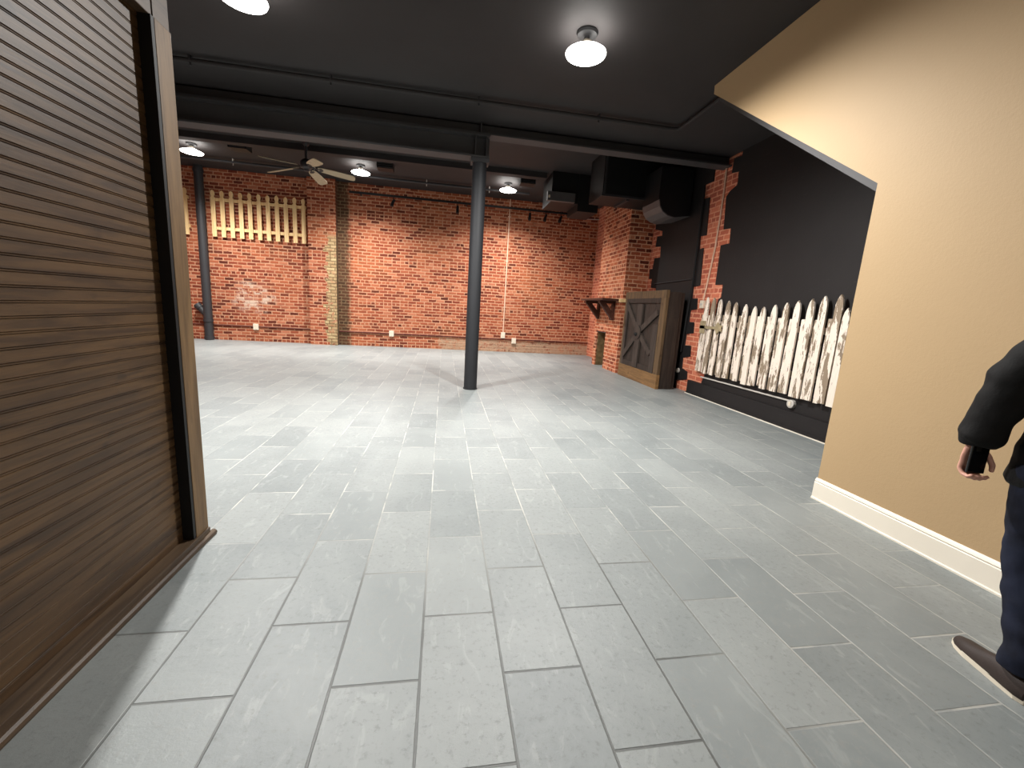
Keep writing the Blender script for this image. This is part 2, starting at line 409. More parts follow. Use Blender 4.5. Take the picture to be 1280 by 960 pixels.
# beadboard partition at the left, boards running away from the camera
XB = -1.455
zs = [.065]
bp = [Vector((XB-.12, 0, 0)), Vector((XB-.004, 0, 0))]
z = .06; k = 0; outl = []
while z < 4.40:
    outl += [(XB, z), (XB, z+.04), (XB-.005, z+.042), (XB-.001, z+.0445), (XB-.0005, z+.0475), (XB-.005, z+.05), (XB-.005, z+.0515)]
    z += .0525
pb = MB().prism([Vector((XB-.14, 2.52, 0)), Vector((XB, 2.52, 0))] + [Vector((x, 2.52, zz)) for x, zz in outl if zz < ZN-.01] + [Vector((XB, 2.52, ZN)), Vector((XB-.14, 2.52, ZN))], (0, YF-2.52, 0))
wpn = struct(pb.build('wall_partition', 'bead'))
struct(MB().box((-1.6, 2.505, 0), (-1.395, 2.63, 2.752), .004).build('trim_3', 'post'))
struct(MB().box((-1.6, 2.505, 2.752), (-1.40, 2.625, ZN)).box((-1.46, YF, 2.752), (-1.405, 2.505, 2.99), .003).build('trim_4', 'rail'))
struct(MB().box((-1.47, 2.482, .062), (-1.398, 2.506, 2.752)).build('trim_dark_gap', 'duct'))  # added black strip standing in for the darkness of the gap beside the post
rb = MB().box((-1.46, YF, 0), (-1.385, 2.63, .062), .004).tube([(-1.383, YF, .012), (-1.383, 2.66, .012)], .02, 10)
struct(rb.build('baseboard_partition', 'rail'))

# ------------------------------------------------------------------ steel
bm_ = MB()
def ibeam(b, x0, x1, y, zb, zt, fw):
    b.box((x0, y-fw/2, zb), (x1, y+fw/2, zb+.025)); b.box((x0, y-fw/2, zt-.025), (x1, y+fw/2, zt)); b.box((x0, y-.012, zb+.02), (x1, y+.012, zt-.02))
ibeam(bm_, XL, .66, YBM, 3.9, 4.25, .26)
for xs in (.42, .6): bm_.box((xs, YBM-.12, 3.92), (xs+.015, YBM+.12, 4.23))
struct(bm_.build('beam_lower', 'beam'))
b2 = MB(); ibeam(b2, XL, XR, YBM, 4.252, 4.6, .24); b2.box((.5, YBM-.11, 4.27), (.52, YBM+.11, ZN))
struct(b2.build('beam_upper', 'beam'))
col = thing('steel_column', 'round black steel column standing mid-room under the ceiling beam', 'column', (.513, YBM, 0)); col['kind'] = 'thing'
MB().lathe([(.118, .018), (.118, 3.83)], n=32).build('shaft', 'colp', col, SM)
MB().lathe([(.128, 0.0), (.128, .02)], n=32).build('base_collar', 'colp', col, SM)
MB().box((-.15, -.13, 3.83), (.15, .13, 3.9), .006).build('cap_plate', 'steel', col)

# ------------------------------------------------------------------ lamps
def lamp(label, x, y, zc, zl, R, w, cone=150, blend=1.):
    t = thing('ceiling_lamp', label, 'ceiling lamp', (x, y, zc), 0, 'domed ceiling lamps')
    d = zl - zc
    MB().lathe([(.11, 0), (.115, -.012), (.105, -.035), (.03, -.05)], n=28).build('canopy', 'duct', t, SM)
    MB().lathe([(.028, -.04), (.028, d+.115)], n=14).build('stem', 'steel', t, SM)
    MB().lathe([(.035, d+.13), (.06, d+.11), (.075, d+.075), (.1, d+.06)], n=28).build('socket', 'plastic', t, SM)
    MB().lathe([(.05, d+.1), (.08, d+.07), (R*.55, d+.04), (R*.85, d+.02), (R, d), (R*.97, d-.014), (R*.75, d-.026), (R*.4, d-.034), (.001, d-.036)], n=36).build('glowing_diffuser', 'lens', t, SM)
    ld = bpy.data.lights.new('lamp_light', 'SPOT'); ld.energy = w; ld.spot_size = math.radians(cone); ld.spot_blend = blend
    ld.shadow_soft_size = R*.4
    ld.color = (1., .985, .955)
    lo = bpy.data.objects.new('lamp_light', ld); C.objects.link(lo); lo.parent = t; lo.location = (0, 0, d-.06)
    return t
W = 1350
def lp(px, py, z): return at(px, py, 2, z)
for (px, py, z, zc, R, w, lb) in (
    (303, 0, 4.2, ZN,  .215, W*1.08, 'glowing domed lamp on the black ceiling just above the wooden partition post'),
    (732, 70, 4.2, ZN, .215, W*.86, 'largest glowing domed lamp, on the front ceiling near the beige stair wall'),
    (240, 191, 4.74, ZF, .235, W*1.1, 'glowing lamp above the brick wall, beside the top of the black drain pipe'),
    (451, 217, 4.74, ZF, .235, W*1.1, 'glowing lamp on the rear ceiling beside the ceiling fan'),
    (635, 239, 4.74, ZF, .235, W*1.05, 'glowing lamp on the rear ceiling right behind the black column')):
    q = lp(px, py, z); lamp(lb, q.x, q.y, zc, z+.02, R, w, 177 if zc == ZN else 152, .6 if zc == ZN else 1.)

# ------------------------------------------------------------------ ceiling fan
fq = at(383, 207, 1, 11.0)
fan = thing('ceiling_fan', 'five-blade ceiling fan with cream blades and dark motor', 'ceiling fan', (fq.x, 11.0, fq.z))
dz = ZF - fq.z
MB().lathe([(.03, dz-.1), (.075, dz-.06), (.085, dz-.01), (.085, dz)], n=20).build('canopy', 'steel', fan, SM)
MB().lathe([(.03, .1), (.03, dz-.08)], n=12).build('downrod', 'steel', fan, SM)
MB().lathe([(.02, .15), (.07, .13), (.13, .07), (.14, 0), (.12, -.05), (.06, -.08), (.05, -.12), (.01, -.13)], n=24).build('motor', 'steel', fan, SM)
for i in range(5):
    a = math.radians(12 + 72*i)
    R_ = Matrix.Rotation(a, 4, 'Z') @ Matrix.Rotation(math.radians(6), 4, 'Y') @ Matrix.Rotation(math.radians(-17), 4, 'X')
    out = [(.24, -.05), (.34, -.085), (.6, -.105), (.95, -.11), (1.03, -.095), (1.06, -.05), (1.06, .05), (1.03, .095), (.95, .11), (.6, .105), (.34, .085), (.24, .05)]
    b = MB().prism([Vector((x, y, -.02)) for x, y in out], (0, 0, .012), R_).build('blade', 'blade', fan)
    MB().box((.1, -.02, -.03), (.36, .02, -.02), .002, R_).box((.28, -.05, -.031), (.34, .05, -.0205), .002, R_).build('blade_iron', 'steel', b)

# ------------------------------------------------------------------ louvred boxes, sprinkler pipes
for (px, py, lb) in ((300, 184, 'small black louvred box on the rear ceiling left of the fan'),
                     (482, 209, 'small black louvred box on the rear ceiling right of the fan'),
                     (659, 228, 'small black louvred box on the rear ceiling right of the column')):
    q = at(px, py, 2, 4.86)
    t = thing('ceiling_vent', lb, 'vent', (q.x, q.y, ZF), 0, 'black ceiling vents')
    MB().box((-.2, -.16, -.16), (.2, .16, 0), .006).build('housing', 'duct', t)
    for k in range(3): MB().box((-.17, -.175, -.14+k*.045), (.17, -.155, -.125+k*.045)).build('slat', 'steel', t)

def pipe_run(b, pts, r): b.tube(pts, r, 12)
sp = MB(); zp = 4.37
pts = [(XL, 6.6, zp), (3.42, 6.6, zp)] + [(3.42+.08*math.sin(k*PI/8), 6.6-.08*(1-math.cos(k*PI/8)), zp) for k in range(1, 5)] + [(3.5, 3.6, zp)]
pipe_run(sp, pts, .028)
spp = tag(sp.build('sprinkler_pipe', 'ceil', None, SM), 'thin black pipe across the front ceiling before the beam', 'pipe', 'black ceiling pipes')
for x in (-3.3, -1.6, .4, 2.2):
    MB().box((x-.012, 6.57, zp), (x+.012, 6.63, ZN)).tube([(x, 6.6, zp), (x, 6.6, zp-.06)], .012, 8).build('hanger', 'steel', spp)
sp = MB(); pipe_run(sp, [(XL, 13.0, 4.86), (2.4, 13.0, 4.86)], .035)
spp = tag(sp.build('sprinkler_pipe', 'steel', None, SM), 'thin black pipe along the rear ceiling close to the brick wall', 'pipe', 'black ceiling pipes')

for x in (-5.64, -3.6, -.6, 1.2): MB().box((x-.012, 12.97, 4.86), (x+.012, 13.03, ZF)).tube([(x, 13.0, 4.86), (x, 13.0, 4.78)], .012, 8).build('hanger', 'wire', spp)
# ------------------------------------------------------------------ ductwork
t = thing('air_handler', 'black air handling unit hung from the rear ceiling near the chimney', 'air handler', (2.6, 11, ZF))
MB().box((0, 0, -.72), (.75, 1., 0), .01).build('cabinet_body', 'duct', t)
MB().box((.7, -.02, -.9), (1.25, .9, 0), .01).build('plenum', 'duct', t)
g = MB().box((-.12, -.1, -.72), (.6, 0.01, -.5), .006).build('intake_grille', 'grey', t)
MB().box((-.1, -.13, -.66), (-.06, -.1, -.6), .004).build('label_plate', 'plastic', t)
MB().tube([(1.2, .1, -.75), (1.26, .02, -.55), (1.24, .02, -.2), (1.3, .1, 0)], .03, 10).build('refrigerant_line', 'steel', t, SM)
t = thing('supply_duct', 'black boxed supply duct with a grey-bottomed boot in front of the chimney top', 'duct', (0, 0, 0))
MB().box((3.3, 9.2, 4.02), (4.86, 10.1, ZF-.002), .01).build('trunk', 'duct', t)
MB().box((3.27, 9.17, 4.0), (4.9, 9.21, 4.05)).box((3.32, 9.17, 4.05), (3.36, 9.21, 4.9)).build('flange', 'steel', t)
MB().box((3.9, 9.3, 3.98), (3.96, 10., 4.02)).build('hanger_strap', 'steel', t)
arc = [(4.26, 3.86), (4.29, 3.74), (4.36, 3.64), (4.48, 3.57), (4.62, 3.54), (4.98, 3.6)]
MB().prism([Vector((x, 8.5, z)) for x, z in arc + [(4.98, 4.5), (4.26, 4.5)]], (0, .69, 0)).build('boot', 'duct', t)
MB().prism([Vector((x, 8.46, z)) for x, z in [(x-.012, z-.012) for x, z in arc] + [(x+.004, z+.004) for x, z in arc[::-1]]], (0, .74, 0)).build('boot_face', 'grey', t)

# ------------------------------------------------------------------ back wall fittings
YW = YB
def fence_back(x0, label):
    t = thing('picket_fence', label, 'fence', (x0, YW, 3.05), 0, 'pale pine picket panels on the back wall')
    for i in range(11):
        w = .058; h = 1.30 + random.uniform(-.015, .015)
        o = [(-w, 0), (w, 0), (w, h-.2), (w*.62, h-.185), (w*.62, h-.165), (w*.95, h-.12), (w*.95, h-.07), (w*.6, h-.02), (0, h), (-w*.6, h-.02), (-w*.95, h-.07), (-w*.95, h-.12), (-w*.62, h-.165), (-w*.62, h-.185), (-w, h-.2)]
        x = i*.2465
        MB().prism([Vector((x+a, -.085, z)) for a, z in o], (0, .022, 0)).build('picket', 'pine', t)
    for zr in (.2, 1.0): MB().box((-.05, -.063, zr), (2.54, -.002, zr+.085), .003).build('rail', 'pine', t)
    return t
fence_back(-6.73, 'pale pine picket panel high on the brick wall between pipe and pilaster')
fence_back(-7.46-10*.2465, 'pale pine picket panel left of the black drain pipe, cut off by the partition post')

t = thing('drain_pipe', 'tall black drain pipe with a side branch on the brick wall', 'pipe', (-7.03, YW-.145, 0))
MB().lathe([(.115, 0), (.115, ZF-.003)], n=20).build('main_pipe', 'steel', t, SM)
for za, zb in ((.02, .1), (.55, .62), (4.78, 4.86)): MB().lathe([(.132, za), (.132, zb)], n=20).build('collar', 'steel', t, SM)
MB().tube([(0, 0, .72), (-.1, 0, .83), (-.27, 0, 1.02)], .085, 16).tube([(-.2, 0, .945), (-.285, 0, 1.04)], .1, 16).build('branch', 'steel', t, SM)

def outlet(px, py, label, y=YW):
    q = at(px, py, 1, y)
    t = thing('wall_outlet', label, 'outlet', (q.x, y, q.z), 0, 'outlets low on the brick wall')
    MB().box((-.075, -.05, -.095), (.075, 0, .095), .008).build('outlet_box', 'plastic', t)
    for dzz in (-.04, .04): MB().lathe([(.03, 0), (.03, .006)], n=14).build('socket', 'plastic', t, SM).matrix_local = Matrix.Translation((0, -.048, dzz)) @ Matrix.Rotation(PI/2, 4, 'X')
outlet(320.5, 408.5, 'ivory outlet box low on the brick wall left of the pilaster')
outlet(489.5, 417, 'ivory outlet box low on the brick wall right of the pilaster')
outlet(642, 426, 'lower ivory outlet box above the limewashed patch right of the column')
q = at(628.5, 419, 1, YW)
t = thing('switch_box', 'ivory box at the foot of the pale conduit on the brick wall', 'outlet', (q.x, YW, q.z))
MB().box((-.07, -.05, -.1), (.07, 0, .1), .008).build('box', 'plastic', t); MB().box((-.02, -.058, -.03), (.02, -.05, .03), .002).build('toggle', 'plastic', t)
b = MB().tube([(q.x, YW-.025, q.z+.1), (q.x, YW-.025, ZF)], .02, 10)
cd = tag(b.build('wall_conduit', 'conduit', None, SM), 'pale vertical conduit on the brick wall right of the column', 'conduit')
for zz in (1.5, 3., 4.4): MB().box((q.x-.045, YW-.03, zz), (q.x+.045, YW, zz+.025)).build('strap', 'conduit', cd)
tag(MB().tube([(XL, YW-.02, .455), (-4.12, YW-.02, .455)], .018, 8).build('wall_conduit', 'rust', None, SM), 'brick-coloured horizontal conduit low on the wall left of the pilaster', 'conduit', 'low horizontal conduits')
tag(MB().tube([(-3.3, YW-.02, .44), (XR, YW-.02, .44)], .018, 8).build('wall_conduit', 'rust', None, SM), 'brick-coloured horizontal conduit low on the wall right of the pilaster', 'conduit', 'low horizontal conduits')

tr = thing('track_light', 'long black track light rail with small spot heads on the brick wall', 'track light', (0, YW-.3, 4.62))
MB().box((-2.9, -.03, -.03), (4.15, .03, .03), .004).build('rail', 'duct', tr)
for x in (-2.6, .6, 3.95): MB().box((x-.02, 0, -.02), (x+.02, .3, .02)).build('wall_bracket', 'duct', tr)
for px, tl in ((492, 25), (572, 0), (663, 5), (683, 20), (702, 25)):
    q = at(px, 258, 1, YW-.3)
    h = MB().tube([(q.x, 0, -.03), (q.x, 0, -.12)], .014, 8).build('spot_stem', 'duct', tr, SM)
    c, s_ = math.sin(math.radians(tl)), math.cos(math.radians(tl))
    MB().tube([(q.x+c*.06, 0, -.1), (q.x-c*.05, -.03, -.1-s_*.1), (q.x-c*.12, -.06, -.1-s_*.22)], [.035, .042, .05], 14).build('spot_head', 'duct', h, SM)
tag(MB().tube([(4.15, YW-.03, 4.6), (4.6, YW-.03, 4.57), (XR, YW-.03, 4.6)], .012, 8).build('wall_cable', 'wire', None, SM), 'pale cable running from the track rail to the chimney', 'cable')

# ------------------------------------------------------------------ chimney breast and mantel
fp = thing('fireplace', 'red brick chimney breast with a small fireplace opening in the far corner', 'fireplace', (0, 0, 0))
X0 = 4.43
cb = MB().box((X0, 10.15, 0), (5.04, 11.06, ZF-.002)).box((X0, 11.70, 0), (5.04, 11.93, ZF-.002)).box((X0, 11.06, .985), (5.04, 11.70, ZF-.002)).box((4.9, 11.0, 0), (5.04, 11.75, 1.0))
cb.build('chimney_breast', 'brick_chim', fp)
MB().box((4.86, 11.06, 0), (4.905, 11.70, .985)).box((X0+.03, 11.685, 0), (4.87, 11.705, .985)).build('firebox', 'stone', fp)
MB().box((X0-.004, 11.02, .975), (X0+.1, 11.74, 1.0)).build('lintel', 'steel', fp)
mt = thing('mantel_shelf', 'dark wooden mantel shelf on two triangular brackets on the chimney', 'shelf', (X0, 10.95, 1.84))
MB().box((-.5, -.72, 0), (-.002, 1.0, .05), .005).build('shelf_board', 'mantel', mt)
MB().box((-.1, -.86, -.03), (.1, -.805, .05), .004).build('pale_end_block', 'pine', mt)
for yb in (-.32, .75):
    k = MB().box((-.07, yb-.06, -.5), (-.002, yb+.06, 0), .004).box((-.44, yb-.06, -.07), (-.06, yb+.06, 0), .004)
    k.prism([Vector((-.07, yb-.05, -.47)), Vector((-.07, yb-.05, -.28)), Vector((-.26, yb-.05, -.06)), Vector((-.43, yb-.05, -.06))], (0, .1, 0))
    k.build('bracket', 'mantel', mt)

# ------------------------------------------------------------------ barn door cabinet
cbn = thing('barn_door_cabinet', 'dark wooden cabinet with a braced barn door front beside the chimney', 'cabinet', (4.47, 9.0, 0))
y0, y1, ht = -.97, .97, 2.05
MB().box((.02, y0+.02, 0), (.32, y1-.02, ht-.03)).build('body', 'dark', cbn)
MB().box((.31, y0+.05, 0), (.4, y1-.04, ht-.04)).build('back_board', 'dark', cbn)
MB().box((-.035, y0, .0), (.03, y0+.2, ht), .005).build('stile', 'frame', cbn)
MB().box((-.035, y1-.1, .0), (.03, y1, ht), .005).build('stile', 'frame', cbn)
MB().box((-.04, y0-.005, ht-.16), (.03, y1+.005, ht), .005).build('top_rail', 'frame', cbn)
MB().box((-.045, y0-.005, 0), (.03, y1+.005, .3), .005).build('bottom_rail', 'sill', cbn)
yc, zc = .1, 1.13
dp = MB(); n_ = 7; wd = (y1-.1-(y0+.2))/n_
for i in range(n_): dp.box((-.012, y0+.2+i*wd+.003, .3), (.022, y0+.2+(i+1)*wd-.003, ht-.16), .002)
door = dp.build('door', 'dark', cbn)
yi0, yi1, zi0, zi1 = y0+.2, y1-.1, .3, ht-.16
def plank(ya, za, yb, zb, w, x=-.05):
    d = Vector((0, yb-ya, zb-za)).normalized(); nrm = Vector((0, -d.z, d.y))*w/2
    a, b = Vector((x, ya, za)), Vector((x, yb, zb))
    return MB().prism([a-nrm, a+nrm, b+nrm, b-nrm], (.04, 0, 0))
plank(yc, zi0+.02, yc-.01, zi1-.12, .24, -.058).build('centre_board', 'board', door)
for (ya, za) in ((yi1-.03, zi1-.1), (yi0+.08, zi1-.3), (yi0+.22, zi0+.4), (yi1-.05, zi0+.22)):
    d = Vector((0, ya-yc, za-zc)).normalized()
    plank(yc+d.y*.12, zc+d.z*.12, ya, za, .13, -.05).build('brace', 'board', door)
MB().box((-.045, yi0, zi0), (-.01, yi0+.2, zi1-.55), .004).build('side_board', 'board', door)
MB().box((-.045, yi1-.1, zi0), (-.01, yi1, zi1-.2), .004).build('side_board', 'board', door)
MB().box((-.04, yi0, zi1-.1), (-.01, yi1, zi1), .004).build('cross_board', 'dark', door)
MB().box((-.04, yi0, zi0), (-.01, yi1, zi0+.12), .004).build('cross_board', 'dark', door)
hub = [Vector((-.075, yc+.17*math.cos(k*PI/4+PI/8), zc+.17*math.sin(k*PI/4+PI/8))) for k in range(8)]
MB().prism(hub, (.03, 0, 0)).build('hub_plate', 'board', door)
MB().lathe([(.035, 0), (.045, .02), (.03, .05)], n=14).build('knob', 'duct', door, SM).matrix_local = Matrix.Translation((-.07, yc+.02, zc-.05)) @ Matrix.Rotation(-PI/2, 4, 'Y')

# ------------------------------------------------------------------ picket fence on the right wall
fr = thing('picket_fence', 'white picket fence panel with peeling paint on the black wall', 'fence', (XP, 6., 0))
tips = [(887,371.7),(895,372.4),(903.7,374),(913.7,376),(922.7,377.8),(934.7,380.4),(946.3,383),(957.4,383.6),(972,381),(986.7,378.4),(1001.6,375.8),(1019,373.6),(1035.5,370),(1055,368)]
ys = []
def picket(y, zt, w, pointed, x, zb):
    y -= 6.
    if pointed:
        s = .2
        o = [(-w, zb), (w, zb), (w, zt-s), (w*.92, zt-s*.6), (w*.6, zt-s*.25), (0, zt), (-w*.6, zt-s*.25), (-w*.92, zt-s*.6), (-w, zt-s)]
    else: o = [(-w, zb), (w, zb), (w, zt-.012), (w*.8, zt), (-w*.8, zt), (-w, zt-.012)]
    tilt = random.uniform(-.006, .006)
    MB().prism([Vector((x, y+a+tilt*(z-zb), z)) for a, z in o], (.024, 0, 0)).build('picket', 'peel', fr)
for px, py in tips:
    q = at(px, py, 0, 4.97); ys.append(q.y)
    picket(q.y, q.z, .055, True, -.1, .5 + random.uniform(-.02, .015))
ys.append(4.45)
picket(4.53, 1.75, .05, True, -.09, .49)
for a, b_ in zip(ys[:-1], ys[1:]): picket((a+b_)/2+.005, 1.6+random.uniform(-.015, .015), .036, False, -.062, .5+random.uniform(-.02, .02))
for y in (7.51, 4.3, 4.1): picket(y, 1.6, .04, False, -.062, .5)
for zr in (.75, 1.4): MB().box((-.038, -1.95, zr), (-.001, 1.56, zr+.09)).build('rail', 'peel', fr)
hx = -.118
hp = [(1.5, 1.33), (1.5, 1.39), (1.1, 1.385), (1.02, 1.40), (.98, 1.47), (.9, 1.42), (.83, 1.42), (.86, 1.365), (.83, 1.31), (.9, 1.31), (.98, 1.25), (1.02, 1.33), (1.1, 1.34)]
MB().prism([Vector((hx, y, z)) for y, z in hp], (.012, 0, 0)).box((hx, 1.34, 1.24), (hx+.014, 1.5, 1.48), .003).build('strap_hinge', 'iron', fr)

# conduits on the right wall
q = at(879.5, 380.5, 0, XR)
t = thing('switch_box', 'small white junction box on the brick strip beside the picket fence', 'junction box', (XR, q.y, q.z))
MB().box((-.05, -.06, -.075), (0, .06, .075), .008).build('box', 'plastic', t); MB().lathe([(.025, 0), (.025, .012)], n=12).build('knockout', 'wire', t, SM).matrix_local = Matrix.Translation((-.05, 0, 0)) @ Matrix.Rotation(-PI/2, 4, 'Y')
cp = [at(x, y, 0, XR-.02) for x, y in ((885, 372), (894, 310), (900.5, 270), (905.5, 235), (909.5, 200), (911, 183))]
tag(MB().tube([(XR-.02, q.y-.01, q.z+.09)] + cp[1:], .016, 8).build('wall_conduit', 'conduit', None, SM), 'thin pale conduit running up the exposed brick strip', 'conduit')
a, b_ = at(876, 471, 0, XP-.02), at(987, 501, 0, XP-.02)
tag(MB().tube([a, (a+b_)/2, b_], .014, 8).build('wall_conduit', 'wire', None, SM), 'pale horizontal conduit under the white picket fence', 'conduit')
q = at(991, 505, 0, XP)
t = thing('junction_box', 'round pale junction box on the black wall below the picket fence', 'junction box', (XP, q.y, q.z))
MB().lathe([(.062, 0), (.062, .045), (.055, .052), (.02, .054)], n=20).build('box', 'wire', t, SM).matrix_local = Matrix.Rotation(-PI/2, 4, 'Y')
MB().box((-.062, -.02, -.03), (-.05, .02, .03), .003).build('socket_face', 'plastic', t)
q = at(848, 463, 0, XP)
t = thing('junction_box', 'small round grey box on the black tooth beside the cabinet', 'junction box', (XP, q.y, q.z))
MB().lathe([(.055, 0), (.055, .04), (.03, .045)], n=18).build('box', 'wire', t, SM).matrix_local = Matrix.Rotation(-PI/2, 4, 'Y')
MB().box((-.056, -.02, -.025), (-.042, .02, .025), .003).build('socket_face', 'plastic', t)
cp = [at(x, y, 0, XP-.03) for x, y in ((881, 235), (866, 352), (851, 440))]
tag(MB().tube(cp, .022, 8).build('wall_conduit', 'duct', None, SM), 'black conduit running down the black wall left of the brick strip', 'conduit')
a, b_ = at(818, 355, 0, XP-.015), at(864, 349, 0, XP-.015)
tag(MB().tube([a, b_], .012, 8).build('wall_cable', 'steel', None, SM), 'thin grey cable across the black wall above the cabinet', 'cable')

# ------------------------------------------------------------------ person
S = 1.1
def PT(*p): return Vector(p)*S
def remesh(mb, name, mat, parent, voxel, smooth_it=6, wrinkle=0., wscale=9.):
    o = mb.build(name, mat)
    for p in o.data.polygons: p.use_smooth = True
    m = o.modifiers.new('r', 'REMESH'); m.mode = 'VOXEL'; m.voxel_size = voxel; m.use_smooth_shade = True
    m2 = o.modifiers.new('s', 'SMOOTH'); m2.iterations = smooth_it; m2.factor = .5
    bpy.context.view_layer.update()
    dg = bpy.context.evaluated_depsgraph_get(); me = bpy.data.meshes.new_from_object(o.evaluated_get(dg))
    old = o.data; o.modifiers.clear(); o.data = me; bpy.data.meshes.remove(old); me.name = name
    if wrinkle:
        ns = [v.normal.copy() for v in me.vertices]
        for v, n in zip(me.vertices, ns):
            c = v.co
            k = noise.noise(Vector((c.x*wscale*.6, c.y*wscale*.6, c.z*wscale*1.5))) + .5*noise.noise(c*wscale*2.3)
            v.co = c + n*wrinkle*k
    for p in me.polygons: p.use_smooth = True
    o.parent = parent; return o
def loft(b, rows, n=24):
    """horizontal elliptical sections (z, cx, cy, rx, ry)"""
    b.skin([b.ring(PT(cx, cy, z), Vector((rx*S, 0, 0)), Vector((0, ry*S, 0)), n) for z, cx, cy, rx, ry in rows])

pr = thing('person', 'person in black jacket, dark jeans and brown shoes, cut off at the frame edge', 'person', (2.665, 1.255, 0), -.2)
LS, LEb, LW = (-.19, .0, 1.43), (-.25, .085, 1.17), (-.262, .14, .93)      # left shoulder, elbow, wrist
RS, REb, RW = (.19, .0, 1.43), (.25, -.03, 1.16), (.245, .06, .92)
HIPL, KNL, ANL = (-.095, .0, .88), (-.125, -.03, .49), (-.147, -.122, .09)
HIPR, KNR, ANR = (.095, .0, .88), (.11, -.0, .49), (.12, -.06, .09)
bd = MB()
loft(bd, [(.8, 0, 0, .15, .11), (.9, 0, 0, .168, .12), (1.0, 0, 0, .155, .11), (1.12, 0, .0, .148, .105), (1.28, 0, .01, .165, .115), (1.36, 0, .0, .165, .1), (1.43, 0, -.005, .11, .075), (1.49, 0, -.005, .065, .06)])
bd.tube([PT(0, -.01, 1.46), PT(0, .005, 1.53), PT(0, .015, 1.58)], [.062*S, .057*S, .058*S], 16)
# head: skull, jaw, nose, ears
bd.ell(PT(0, .005, 1.665), (.077*S, .094*S, .105*S), 20); bd.ell(PT(0, .04, 1.6), (.055*S, .06*S, .062*S), 16)
bd.tube([PT(0, .092, 1.672), PT(0, .108, 1.645), PT(0, .117, 1.628), PT(0, .098, 1.618)], [.01*S, .013*S, .017*S, .012*S], 10)
for s in (-1, 1):
    bd.ell(PT(s*.078, .0, 1.645), (.01*S, .02*S, .033*S), 10)
    bd.ell(PT(s*.03, .083, 1.685), (.026*S, .014*S, .008*S), 10)
for (a, e, w) in ((LS, LEb, LW), (RS, REb, RW)):
    m1 = [(a[i]+e[i])/2 for i in range(3)]; m2 = [(e[i]*.6+w[i]*.4) for i in range(3)]
    bd.tube([PT(a[0]*.7, a[1], a[2]-.06), PT(a[0], a[1], a[2]-.07), PT(*m1), PT(*e), PT(*m2), PT(*w)], [.04*S, .048*S, .046*S, .041*S, .041*S, .028*S], 16)
for (hp_, kn, an) in ((HIPL, KNL, ANL), (HIPR, KNR, ANR)):
    m1 = [(hp_[i]+kn[i])/2 for i in range(3)]; m2 = [kn[0]*.5+an[0]*.5, kn[1]*.5+an[1]*.5-.01, .3]
    bd.tube([PT(*hp_), PT(*m1), PT(*kn), PT(*m2), PT(*an), PT(an[0], an[1], .05)], [.088*S, .068*S, .048*S, .042*S, .032*S, .032*S], 18)
    fr_ = -.12; dx_, dy_ = math.sin(.12), math.cos(.12)
    bd.tube([PT(an[0], an[1]-.03, .05), PT(an[0]+dx_*.05, an[1]+dy_*.05, .045), PT(an[0]+dx_*.12, an[1]+dy_*.12, .038)], [.03*S, .026*S, .016*S], 14)
def hand(w, side, hold):
    """palm faces backwards (-y), thumb towards the body (side: -1 left hand, +1 right hand)"""
    x, y, z = w
    bd.tube([PT(x, y, z+.01), PT(x, y+.004, z-.03), PT(x, y+.006, z-.065), PT(x, y+.004, z-.098)], [(.024*S, .02*S), (.036*S, .016*S), (.041*S, .015*S), (.038*S, .013*S)], 16)
    ln = (.9, 1., .95, .78)
    for i in range(4):
        fx = x - side*(.03 - i*.02); L = .036*ln[i]
        p0 = Vector((fx, y+.006, z-.085)); p1 = p0 + Vector((0, .002, -.03)); 
        p2 = p1 + Vector((0, -.018, -L*.7)); p3 = p2 + Vector((0, -L*.85, -.004)); p4 = p3 + Vector((0, -.012, L*.5))
        bd.tube([p*S for p in (p0, p1, p2, p3, p4)], [.0098*S, .0098*S, .0092*S, .0088*S, .0075*S], 10)
    tx = x - side*.034
    tp = [Vector((tx, y+.0, z-.03)), Vector((tx-side*.018, y-.012, z-.055)), Vector((tx-side*.018, y-.034, z-.085)), Vector((tx-side*.006, y-.046, z-.108))]
    bd.tube([p*S for p in tp], [.015*S, .0125*S, .011*S, .0085*S], 10)
hand(LW, -1, True); hand(RW, 1, False)
body = remesh(bd, 'body', 'skin', pr, .0055, 4)
jk = MB()
loft(jk, [(.79, 0, .005, .195, .15), (.81, 0, .008, .205, .158), (.86, 0, .008, .2, .15), (1.0, 0, .005, .19, .14), (1.15, 0, .0, .185, .132), (1.3, 0, .005, .195, .138), (1.4, 0, .0, .195, .125), (1.46, 0, -.005, .14, .1), (1.505, 0, -.005, .085, .08)])
for (a, e, w) in ((LS, LEb, LW), (RS, REb, RW)):
    m1 = [(a[i]+e[i])/2 for i in range(3)]; m2 = [(e[i]*.5+w[i]*.5) for i in range(3)]; m3 = [(e[i]*.12+w[i]*.88) for i in range(3)]
    jk.tube([PT(a[0]*.45, a[1], a[2]+.0), PT(a[0]*.8, a[1], a[2]-.01), PT(a[0]*1.02, a[1], a[2]-.045), PT(*m1), PT(e[0], e[1], e[2]+.03), PT(*e), PT(*m2), PT(*m3), PT(w[0], w[1], w[2]+.028), PT(w[0], w[1], w[2]+.02), PT(w[0], w[1], w[2]-.01)], [.05*S, .066*S, .078*S, .076*S, .077*S, .076*S, .071*S, .07*S, .068*S, .054*S, .05*S], 20)
jacket = remesh(jk, 'jacket', 'jacket', pr, .009, 4, .009, 8.)
jn = MB()
loft(jn, [(.8, 0, 0, .17, .125), (.9, 0, 0, .178, .13), (.98, 0, 0, .165, .12)])
